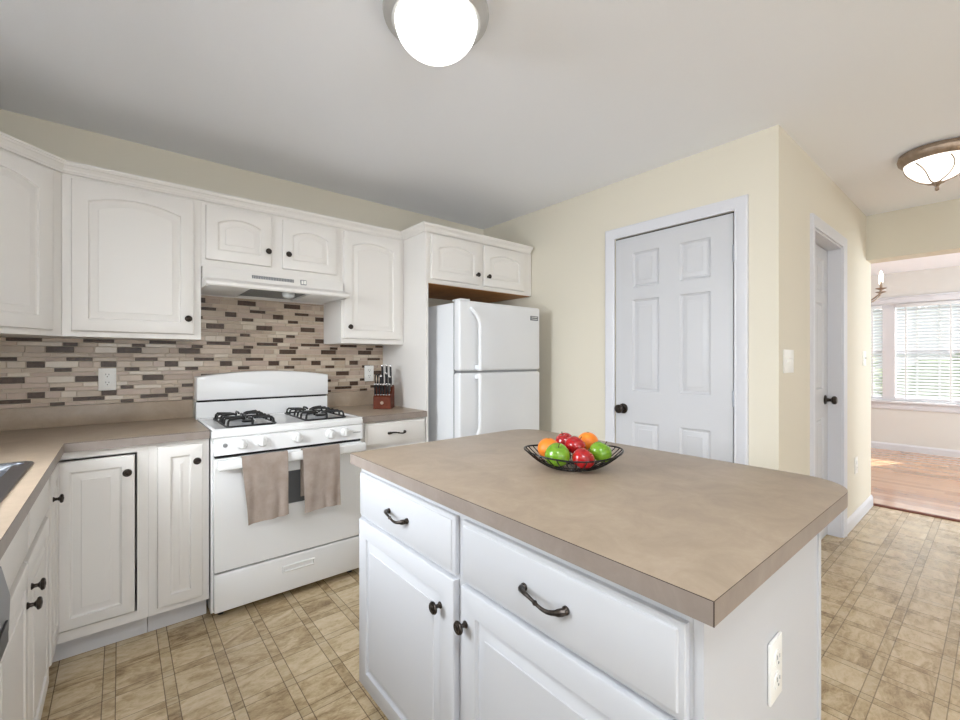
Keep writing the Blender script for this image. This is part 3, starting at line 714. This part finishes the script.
# control panel, tilted a touch
mb = MB(); mb.prism([(.0, .792), (.0445, .792), (.0445, .8745), (.012, .8745), (.004, .87)], 'x', .012, W-.006)
cp = mb.build('control_panel', M['white'], t, smooth=20)
MB().box(.014, .020, .2268, W-.014, .0444, .2352).build('drawer_gap_shade', M['dark'], t, smooth=0)  # dark strip stands in for the shade between door and drawer
MB().box(.016, .012, .7785, W-.014, .0444, .7915).build('vent_gap', M['dark'], t, smooth=0)
def stove_knob(x, z):
    mb = MB(); mb.lathe([(.0001, 0), (.0265, 0), (.0265, .004), (.0235, .006), (.0215, .018), (.019, .022), (.0001, .0225)], 28, (x, .0, z), '-y', False, False)
    mb.box(x-.0055, -.027, z-.0175, x+.0055, -.018, z+.0175, .002); return mb.build('control_knob', M['knobw'], t)
for x in (.128, .218, .390, .566, .652): stove_knob(x, .838)
MB().lathe([(.0001, 0), (.010, 0), (.010, .003), (.0001, .004)], 16, (.057, .002, .838), '-y', False, False).build('igniter_mark', M['greyp'], t)
mb = MB()
for k in range(9): mb.box(.700+k*.0052, -.0012+.0025, .828, .7036+k*.0052, .0022, .8325)
mb.build('name_mark', M['greyp'], t, smooth=0)
# cooktop: rim with shallow wells
mb = MB()
mb.box(.001, .002, .8755, W-.001, .56, .906, .006, 3)
ct = mb.build('cooktop', M['white'], t)
mb = MB(); rim = [(.006, .006), (W-.006, .006), (W-.006, .525), (.006, .525)]
def ring(i, z): return [(.004+i, .006+i, z), (W-.004-i, .006+i, z), (W-.004-i, .53-i, z), (.004+i, .53-i, z)]
mb.loops([ring(0, .9062), ring(.0, .914), ring(.006, .917), ring(.016, .917), ring(.026, .9085), ring(.03, .9075)]); mb.build('cooktop_surface', M['white'], t, smooth=40)
def burner(x, y):
    mb = MB(); mb.lathe([(.055, .9078), (.05, .911), (.034, .913), (.032, .922), (.0001, .923)], 24, (x, y, 0), 'z', False, False); mb.build('burner_base', M['greyp'], t)
    mb = MB(); mb.lathe([(.0001, .9232), (.03, .9232), (.031, .928), (.027, .932), (.0001, .933)], 24, (x, y, 0), 'z', False, False); mb.build('burner_cap', M['iron'], t)
GR = [(.075, .305), (.457, .687)]; GY = (.060, .480)
for a, b in GR:
    cxm = (a+b)/2
    for y in (GY[0]+.105, GY[1]-.105): burner(cxm, y)
    mb = MB(); z = .948; r = .0058; ym = (GY[0]+GY[1])/2
    def corner_ring(y0, y1):
        p = []
        for (cx_, cy_, s0) in ((b-.025, y1-.025, 0), (a+.025, y1-.025, PI/2), (a+.025, y0+.025, PI), (b-.025, y0+.025, 1.5*PI)):
            p += [(cx_+.025*math.cos(s0+k*PI/8), cy_+.025*math.sin(s0+k*PI/8), .9165) for k in range(5)]
        return p
    mb.tube(corner_ring(*GY), r*.85, 8, closed=True)
    for yc in (GY[0]+.105, GY[1]-.105):
        for dx, dy in ((1, 0), (-1, 0), (0, 1), (0, -1), (.72, .72), (-.72, .72), (.72, -.72), (-.72, -.72)):
            ex = (b-cxm) if dx > 0 else (cxm-a); ln = .105 if dy else .115
            ox, oy = cxm+dx*.113, yc+dy*.101
            diag = abs(dx*dy) > 0
            if diag: ox, oy = cxm+math.copysign(.108, dx), yc+math.copysign(.078, dy)
            ix, iy = cxm+(ox-cxm)*.24, yc+(oy-yc)*.24
            mb.tube([(ox, oy, .9165), (ox+(ix-ox)*.04, oy+(iy-oy)*.04, z-.008), (ox+(ix-ox)*.12, oy+(iy-oy)*.12, z), (ox+(ix-ox)*.8, oy+(iy-oy)*.8, z), (ix, iy, z-.004)], r, 8)
    mb.build('grate', M['iron'], t)
# backguard with arched top
mb = MB(); N = 24
def top(x): u = (x/(W-.004)-.5)*2; return 1.151+.030*(1-u*u)
def bg(y, i=0, zlow=1.014, dz=0): return [(.002+i, y, zlow+i), (W-.002-i, y, zlow+i)] + [(W-.002-i-(W-.004-2*i)*k/N, y, top(W-.002-i-(W-.004-2*i)*k/N)-dz-i) for k in range(N+1)]
mb.loops([bg(.635), bg(.560), bg(.548, .004), bg(.545, .010)]); mb.build('backguard', M['white'], t, smooth=40)
MB().box(.004, .563, .907, W-.004, .635, 1.004).build('vent_riser', M['white'], t, smooth=0)
MB().box(.012, .566, 1.0042, W-.012, .63, 1.0138).build('vent_slot', M['dark'], t, smooth=0)

# towels over the oven handle
def towel(name, label, x0, x1, zf, zb, seed, skew, group):
    rr = random.Random(seed); yo = 2.385; zh = .776
    mb = MB(); nx = 22; path = []
    yfr, ybk = -.0585, -.0225
    for k in range(9): path.append((ybk, zb+(zh-.006-zb)*k/8))
    path += [(ybk-.004, zh+.0035), ((yfr+ybk)/2, zh+.0055), (yfr+.005, zh+.004)]
    for k in range(1, 23): path.append((yfr, zh-.006-(zh-.006-zf)*k/22))
    ph = [rr.uniform(0, 6) for _ in range(4)]
    def pos(i, j, off):
        u = i/nx; y, z = path[j]; frontal = max(0, (j-12)/22); back = j < 9
        x = x0+(x1-x0)*u
        drop = frontal
        wave = .0095*drop*(math.sin(u*7+ph[0])+.6*math.sin(u*13+ph[1]+drop*2))+.003*drop*math.sin(drop*9+ph[2]+u*3)
        if back: return (x+(.018*(1-u) if seed == 4 else 0), y+off, z)
        xx = x+skew*drop*(.02*(1-u))-.006*drop*math.sin(drop*3)*(u-.5)
        zz = z+(skew*.016*u*drop if frontal > 0 else 0)+.004*math.sin(u*5+ph[3])*drop**3
        return (xx, y-abs(wave)-.003*drop-off, zz)
    a = [[mb._v(pos(i, j, 0)) for i in range(nx+1)] for j in range(len(path))]
    c = [[mb._v(pos(i, j, .0045)) for i in range(nx+1)] for j in range(len(path))]
    if True:
        for j in range(9, 12):
            for i in range(nx+1): c[j][i].co.z += .0045
    for j in range(len(path)-1):
        for i in range(nx):
            mb._f([a[j][i], a[j][i+1], a[j+1][i+1], a[j+1][i]]); mb._f([c[j][i], c[j+1][i], c[j+1][i+1], c[j][i+1]])
        mb._f([a[j][0], a[j+1][0], c[j+1][0], c[j][0]]); mb._f([a[j][nx], c[j][nx], c[j+1][nx], a[j+1][nx]])
    for i in range(nx):
        mb._f([a[0][i], c[0][i], c[0][i+1], a[0][i+1]]); mb._f([a[-1][i], a[-1][i+1], c[-1][i+1], c[-1][i]])
    bmesh.ops.translate(mb.bm, verts=mb.bm.verts[:], vec=(0, yo, 0))
    o = mb.build('hand_towel', M['towel'], smooth=60)
    return tag(o, label, 'towel', group)
towel('a', 'taupe hand towel with a slanted hem, left one on the stove handle', .450, .660, .452, .69, 4, 1.3, 'towels on the oven handle')
towel('b', 'taupe hand towel hanging straight with a hem band, right one on the stove handle', .734, .930, .455, .53, 9, .35, 'towels on the oven handle')

# ------------------------------------------------------------------ refrigerator
FRX, FRW, FRY = 1.652, .745, 2.19
t = thing('refrigerator', 'white top-freezer refrigerator standing beside the pantry wall', 'refrigerator', (FRX, FRY, 0))
MB().box(.004, .075, .03, FRW-.004, .80, 1.618, .006).build('body', M['fridge'], t)
MB().box(.012, .04, .012, FRW-.012, .5, .0295).box(.03, .5, .0, .09, .75, .0295).box(FRW-.09, .5, 0, FRW-.03, .75, .0295).box(.03, .05, 0, .09, .1, .0115).box(FRW-.09, .05, 0, FRW-.03, .1, .0115).build('base_grille', M['greyp'], t, smooth=0)
fz = MB().box(0, 0, 1.178, FRW, .068, 1.630, .014, 4).build('freezer_door', M['fridge'], t)
fd = MB().box(0, 0, .075, FRW, .068, 1.164, .014, 4).build('refrigerator_door', M['fridge'], t)
MB().box(.006, .0685, .08, FRW-.006, .0745, 1.62).build('door_gasket', M['greyp'], t, smooth=0)
MB().box(.02, .012, 1.1642, FRW-.02, .066, 1.1778).build('door_gap', M['greyp'], t, smooth=0)
def fr_handle(z0, z1, up, parent):
    pts = []
    n = 16
    for k in range(n+1):
        u = k/n; zz = z0+(z1-z0)*u
        q = min(1, u/.28); s = math.sin(q*PI/2)
        pts.append((.085+.046*s, -.004-.042*s, zz))
    pts.append((.131, -.024, z1+(.0 if up else 0)))
    mb = MB(); mb.tube(pts, [.013]*len(pts), 12, flat=.75)
    mb.box(.119, -.046, min(z1, z1-.03 if up else z1), .143, -.0005, max(z1, z1+.03 if not up else z1), .005)
    return mb.build('handle', M['fridge'], parent)
fr_handle(1.585, 1.186, False, fz); fr_handle(.70, 1.155, True, fd)
MB().box(FRW-.105, -.003, 1.535, FRW-.025, -.0003, 1.567, .001).build('badge', M['bulbgrey'], fz)['label'] = 'grey badge'
mb = MB()
for z in (1.5435, 1.557): mb.box(FRW-.097, -.0036, z, FRW-.033, -.0031, z+.004)
mb.build('badge_line', M['plate'], fz, smooth=0)
mb = MB(); mb.box(.02, .02, 1.6305, .10, .11, 1.642, .004).build('hinge_cover', M['fridge'], t)

# ------------------------------------------------------------------ island
IX0, IX1, IY0, IY1 = .641, 1.533, .2585, 1.506
t = thing('kitchen_island', 'white kitchen island cabinet with two drawers and two doors', 'island', (.671, 1.478, 0), -PI/2)
iw = 1.478-.285; idp = 1.300-.671
mb = MB(); mb.box(0, 0, .105, iw-.016, idp-.0165, .8755); mb.box(iw-.0155, 0, 0, iw, idp+.006, .8755).box(0, idp-.016, 0, iw-.016, idp, .8755).box(iw-.0005, idp-.010, 0, iw+.004, idp+.008, .8755)
mb.mi = 1; mb.box(.001, .075, 0, iw-.0165, .09, .1045)
mb.build('body', [M['cabi'], M['toe']], t, smooth=0)
make_drawer(t, .568, .150, .019, .702, M['cabi']); make_drawer(t, .556, .150, .616, .702, M['cabi'])
make_door(t, .568, .578, .019, .112, M['cabi'], .058, knob=(.510, .492))
make_door(t, .556, .578, .616, .112, M['cabi'], .058, knob=(.022, .492))
t = thing('island_countertop', 'taupe laminate island top with rounded far corners and dark edge seam', 'countertop', (IX0, IY0, CB))
mb = MB(); mb.T = Matrix.Translation((-IX0, -IY0, -CB))
pl = [(IX0, IY0)] + [(IX1-.115, IY0-.006)] + [(IX1-.115+.13*math.sin(k*PI/24), IY0-.006+.125-.125*math.cos(k*PI/24)) for k in range(1, 13)] + [(IX1+.012, .98), ] + arc(IX1-.10, IY1-.12, .12, 0, PI/2, 12) + [(IX0, IY1)]
slab(mb, pl, CB, CT)
mb.mi = 1; mb.box(IX0-.0006, IY0-.0006, CB+.0002, IX0+.0008, IY0+.0008, CT-.0005)
mb.build('worktop', [M['lam'], M['seam'], M['lam_shaded']], t, smooth=30)

# ------------------------------------------------------------------ outlets and switches
def outlet(label, loc, rz, w=.072, h=.117, kind='outlet', sm=None):
    t = thing('wall_outlet' if kind == 'outlet' else 'light_switch', label, kind if kind == 'outlet' else 'light switch', loc, rz)
    MB().box(-w/2, -.0065, -h/2, w/2, -.0005, h/2, .002).build('plate', M['plate'], t)
    if kind == 'outlet':
        for dz in (.021, -.021):
            mb = MB(); mb.lathe([(.0001, 0), (.0165, 0), (.0165, .0025), (.0001, .003)], 20, (0, -.0062, dz), '-y', False, False); r = mb.build('receptacle', M['plate'], t)
            mb = MB(); mb.box(-.0075, -.0100, dz+.001, -.0050, -.0093, dz+.009).box(.0050, -.0100, dz+.001, .0075, -.0093, dz+.008).lathe([(.0001, 0), (.0026, 0), (.0026, .0007), (.0001, .0007)], 10, (0, -.0093, dz-.007), '-y', False, False)
            mb.build('slots', sm or M['slot'], r, smooth=0)
    else:
        n = max(1, round(w/.08))
        for k in range(n):
            x = (k-(n-1)/2)*.046
            MB().box(x-.005, -.018, -.004, x+.005, -.006, .012, .002).box(x-.008, -.0075, -.014, x+.008, -.0064, .014).build('toggle', M['plate'], t)
    return t
yt = YB-.0078
outlet('white double outlet in the mosaic left of the stove', (-.050, yt, 1.147), 0)
outlet('white wall outlet behind the knife block right of the stove', (1.432, yt, 1.147), 0)
outlet('white outlet on the end panel of the island', (.976, .285, .655), 0, .066, sm=M['greyp'])
outlet('two-toggle white switch plate on the cream wall left of the hall door', (2.70, YH, 1.242), 0, .160, .122, kind='switch')
outlet('single white switch plate at the far end of the hall wall', (4.66, YH, 1.258), 0, .10, .118, kind='switch')
outlet('white outlet low on the hall wall near the baseboard', (4.345, YH, .44), 0, .085, .125, sm=M['greyp'])

# ------------------------------------------------------------------ knife block and knives
KB = thing('knife_block', 'reddish brown wooden knife block on the counter right of the stove', 'knife block', (1.405, 2.735, CT+.0004), -math.radians(39.7))
kw = .118
mb = MB(); mb.prism([(-.055, 0), (.080, 0), (.080, .140), (.055, .158), (-.055, .083)], 'x', -kw/2, kw/2)
mb.build('block', M['block'], KB, smooth=0)
MB().lathe([(.0001, 0), (.011, 0), (.011, .001), (.0001, .0012)], 20, (0, -.055, .042), '-y', False, False).build('emblem', M['nickel2'], KB)
KM = KB.matrix_basis.copy()
sl = Vector((0, .11, .075)).normalized(); nr = Vector((0, -sl.z, sl.y))                                              # slope of the block top and its normal
def knife(u, s, L, r, label, group):
    p = Vector((u, -.055, .083)) + sl*s
    dirn = (nr*.35+Vector((0, .12, 1))*.65).normalized()
    q = Vector((0, 0, 1)).rotation_difference(dirn)
    o = thing('kitchen_knife', label, 'knife', (0, 0, 0), group=group)
    o.matrix_basis = Matrix.Translation(KM.to_translation()) @ KM.to_3x3().to_4x4() @ Matrix.Translation(p+nr*.0008) @ q.to_matrix().to_4x4()
    mb = MB(); mb.loops([[(a*r*.62, b*r*1.15, z) for a, b in ((1, .6), (.6, 1), (-.6, 1), (-1, .6), (-1, -.6), (-.6, -1), (.6, -1), (1, -.6))] for z in (.010, .014, L*.5, L)])
    mb.build('handle', M['blk'], o, smooth=40)
    MB().lathe([(.0001, L+.0002), (r*1.1, L+.0002), (r*1.2, L+.004), (r*1.1, L+.009), (.0001, L+.011)], 14, cap0=False, cap1=False).build('end_cap', M['chromew'], o)
    MB().lathe([(.0001, .0035), (r*.8, .0035), (r*.8, .0095), (.0001, .0097)], 12, cap0=False, cap1=False).build('bolster', M['chromew'], o)
    return o
for k in range(6):
    knife(-.047+k*.0188, .012, .074, .0082, ['steak knife with black handle, leftmost in the bottom row of the block', 'steak knife second from the left in the bottom row of the block', 'steak knife third from the left in the bottom row of the block',
          'steak knife third from the right in the bottom row of the block', 'steak knife second from the right in the bottom row of the block', 'steak knife with black handle, rightmost in the bottom row of the block'][k], 'steak knives in the block')
for u, L, lb in ((-.014, .103, 'black handled knife on the left in the middle row of the knife block'), (.020, .122, 'tallest black handled knife in the middle row of the knife block'), (.043, .098, 'short black handled knife on the right in the middle row of the knife block')):
    knife(u, .058, L, .0092, lb, 'larger knives in the block')
for u, L, lb in ((-.014, .143, 'large black handled knife at left in the back row of the block'), (.016, .145, 'large black handled knife in the middle of the back row of the block'), (.043, .142, 'large black handled knife at right in the back row of the block')):
    knife(u, .112, L, .0098, lb, 'larger knives in the block')
o = thing('kitchen_scissors', 'black handled kitchen scissors in the left slot of the knife block', 'scissors')
o.matrix_basis = KM @ Matrix.Translation(Vector((-.043, -.055, .083))+sl*.075+Vector((0,0,.012)))
for s in (-1, 1):
    mb = MB(); mb.tube([(s*.009+.009*math.cos(a), 0, .062+.036*math.sin(a)) for a in [2*PI*k/16 for k in range(16)]], .0042, 8, closed=True)
    mb.tube([(s*.009, 0, .030), (s*.003, 0, .012), (0, 0, .003)], .0042, 8); mb.build('handle_loop', M['blk'], o)

# ------------------------------------------------------------------ fruit bowl
yw = math.radians(39.7); Fv = Vector((math.sin(yw), math.cos(yw), 0)); Rv = Vector((math.cos(yw), -math.sin(yw), 0))
bc = Fv*1.345+Rv*.288; BZ = CT+.0006
t = thing('wire_fruit_bowl', 'black wire boat-shaped fruit bowl on the island', 'bowl', (bc.x, bc.y, BZ), -yw)
A_, B_ = .150, .122
def surf(th, s):
    """s 0 at the base ring .. 1 at the rim; saddle-shaped rim"""
    c, sn = math.cos(th), math.sin(th); ra = .055+(A_-.055)*s; rb = .045+(B_-.045)*s
    rimz = .044+.013*c*c
    return (ra*c, rb*sn, .004+(rimz)*s**1.7)
mb = MB(); mb.tube([surf(2*PI*k/64, 1) for k in range(64)], .0026, 8, closed=True); mb.build('rim', M['wire'], t)
mb = MB(); mb.tube([surf(2*PI*k/40, 0) for k in range(40)], .003, 8, closed=True)
for k in range(-3, 4):
    x = k*.015; y = .045*math.sqrt(1-(x/.055)**2); mb.tube([(x, -y, .004), (x, y, .004)], .002, 6)
mb.build('base', M['wire'], t)
mb = MB()
for k in range(32):
    th = 2*PI*(k+.5)/32; mb.tube([surf(th, q/8) for q in range(9)], .0017, 6)
mb.tube([surf(2*PI*k/64, .55) for k in range(64)], .0017, 6, closed=True)
mb.build('wires', M['wire'], t)
def apple(mt, label, lat, d, z, r, tilt, group):
    p = Fv*d+Rv*lat
    o = thing('apple', label, 'apple', (p.x, p.y, z), group=group); o.rotation_euler = tilt
    prof = []
    for k in range(25):
        a = PI*k/24; rr = math.sin(a)*(1+.10*math.cos(a)); zz = -math.cos(a)*.92
        if a > 2.4: zz -= .26*((a-2.4)/(PI-2.4))**1.6
        if a < .55: zz += .10*(1-a/.55)
        prof.append((max(rr*r, .0002), zz*r))
    mb = MB(); mb.lathe(prof, 28, cap0=False, cap1=False)
    for v in mb.bm.verts:
        a = math.atan2(v.co.y, v.co.x); f = 1+.018*math.cos(5*a)*(1 if v.co.z < 0 else .5); v.co.x *= f; v.co.y *= f
    mb.build('flesh', mt, o, smooth=80)
    MB().tube([(0, 0, .62*r), (.001, 0, .8*r), (.004, .001, 1.02*r)], [.0014, .0013, .0018], 6).build('stem', M['stem'], o)
def orange(label, lat, d, z, r, group):
    p = Fv*d+Rv*lat; o = thing('orange', label, 'orange', (p.x, p.y, z), group=group)
    MB().lathe([(max(.0002, r*math.sin(PI*k/20)), -r*.97*math.cos(PI*k/20)) for k in range(21)], 28, cap0=False, cap1=False).build('peel', M['orange'], o, smooth=80)
    MB().lathe([(.0001, r*.962), (.004, r*.963), (.003, r*.99), (.0001, r*.995)], 8, cap0=False, cap1=False).build('stem_button', M['leaf'], o)
GA, GO = 'apples in the wire bowl', 'oranges in the wire bowl'
apple(M['green'], 'green apple at the front left of the fruit bowl', .233, 1.305, .967, .0375, (.35, -.25, 0), GA)
apple(M['red'], 'red apple at the front centre of the fruit bowl', .3075, 1.288, .959, .034, (.5, .2, .4), GA)
apple(M['green'], 'green apple at the right side of the fruit bowl', .368, 1.322, .972, .034, (.45, .25, .2), GA)
orange('orange at the left end of the fruit bowl, partly behind a green apple', .215, 1.362, .9725, .034, GO)
apple(M['red'], 'red apple in the middle of the fruit bowl behind the front red one', .299, 1.357, .983, .033, (.3, .5, 0), GA)
apple(M['red'], 'farthest red apple, at the back of the fruit bowl beside the left orange', .278, 1.427, .983, .032, (-.2, -.3, .3), GA)
orange('orange at the back right of the fruit bowl behind the green apple', .348, 1.402, .984, .034, GO)

# ------------------------------------------------------------------ lamps
t = thing('ceiling_light', 'flush ceiling light with brushed nickel pan and white glass dome over the kitchen', 'ceiling light', (.805, 1.195, ZC-.0005))
mb = MB(); mb.lathe([(.146, 0), (.152, -.014), (.160, -.020), (.164, -.032), (.171, -.036), (.174, -.050), (.171, -.062), (.156, -.070), (.146, -.079), (.137, -.079), (.130, -.02), (.0001, -.02)], 48, cap0=True, cap1=False)
mb.build('pan', M['nickel'], t, smooth=40)
mb = MB(); mb.lathe([(.129, -.060)]+[(max(.0002, .135*math.cos(a)), -.076-.108*math.sin(a)) for a in [PI/2*k/14 for k in range(15)]], 48, cap0=False, cap1=False); mb.build('glass_dome', M['glow'], t, smooth=60)
tb = copy_tree(t); tb.location = (-.10, -.22, ZC-.0005); tb.scale = (1.5, 1.5, 1.2)  # added unseen lamp that brightens the low cabinets and floor
tag(tb, 'added large flush fill light with white glass dome, unseen behind the camera', 'ceiling light')
for ch in tb.children:
    if ch.name.startswith('glass_dome'): ch.data = ch.data.copy(); ch.data.materials[0] = M['glow3']
t = thing('hall_ceiling_light', 'flush ceiling light with bronze ring, ribbed alabaster glass and finial in the hall', 'ceiling light', (3.564, .238, ZC-.0005))
mb = MB(); mb.lathe([(.17, 0), (.190, -.004), (.197, -.020), (.192, -.034), (.176, -.046), (.165, -.050), (.160, -.046), (.155, -.02), (.0001, -.02)], 48, cap1=False); mb.build('pan', M['nickel2'], t, smooth=40)
t.scale = (.84, .84, 1.33)
def dome(th, q): a = PI/2*q; return ((.163*math.cos(a) if q < 1 else .0002)*math.cos(th), (.163*math.cos(a) if q < 1 else .0002)*math.sin(th), -.046-.092*math.sin(a)**1.15)
mb = MB(); mb.loops([[dome(2*PI*i/48, k/14) for i in range(48)] for k in range(15)], False, False); mb.build('glass_bowl', M['glow2'], t, smooth=60)
for k in range(6):
    th = 2*PI*k/6+.35
    pts = [dome(th+.35*math.sin(PI*q/10), q/10) for q in range(1, 10)]
    MB().tube([(x*1.01, y*1.01, z-.002) for x, y, z in pts], .0034, 6).build('rib', M['nickel2'], t)
mb = MB(); mb.lathe([(.0001, -.136), (.030, -.138), (.026, -.143), (.014, -.150), (.008, -.156), (.011, -.162), (.010, -.170), (.0001, -.174)], 20, cap0=False, cap1=False); mb.build('finial', M['nickel2'], t)
# dining chandelier
t = thing('chandelier', 'metal candle-arm chandelier hanging in the dining room, partly behind the hall wall', 'chandelier', (6.30, 1.125, ZC-.0005))
mb = MB(); mb.lathe([(.0001, 0), (.06, 0), (.055, -.02), (.012, -.028), (.0001, -.03)], 20, cap0=False, cap1=False); mb.build('canopy', M['nickel2'], t)
mb = MB(); mb.tube([(0, 0, -.028), (0, 0, -.36)], .006, 8); mb.build('rod', M['nickel2'], t)
mb = MB(); mb.lathe([(.0001, -.34), (.018, -.35), (.014, -.40), (.03, -.45), (.018, -.50), (.034, -.54), (.02, -.60), (.008, -.62), (.0001, -.65)], 20, cap0=False, cap1=False); mb.build('column', M['nickel2'], t)
for k in range(6):
    a = math.radians(-112+60*k); c, s = math.cos(a), math.sin(a)
    P = lambda r, z: (r*c, r*s, z)
    arm = MB().tube([P(.02, -.50), P(.08, -.545), P(.17, -.565), P(.25, -.545), P(.31, -.50), P(.33, -.455)], .007, 8).build('arm', M['nickel2'], t)
    MB().lathe([(.0001, -.455), (.012, -.455), (.045, -.440), (.047, -.436), (.012, -.443), (.0001, -.443)], 16, P(.33, 0), cap0=False, cap1=False).build('drip_cup', M['nickel2'], arm)
    MB().lathe([(.0001, -.4425), (.011, -.4425), (.011, -.362), (.0001, -.36)], 12, P(.33, 0), cap0=False, cap1=False).build('candle_sleeve', M['nickel2'], arm)
    MB().lathe([(.0001, -.3595), (.008, -.3595), (.017, -.325), (.015, -.30), (.006, -.265), (.0001, -.25)], 14, P(.33, 0), cap0=False, cap1=False).build('bulb', M['bulb'], arm)
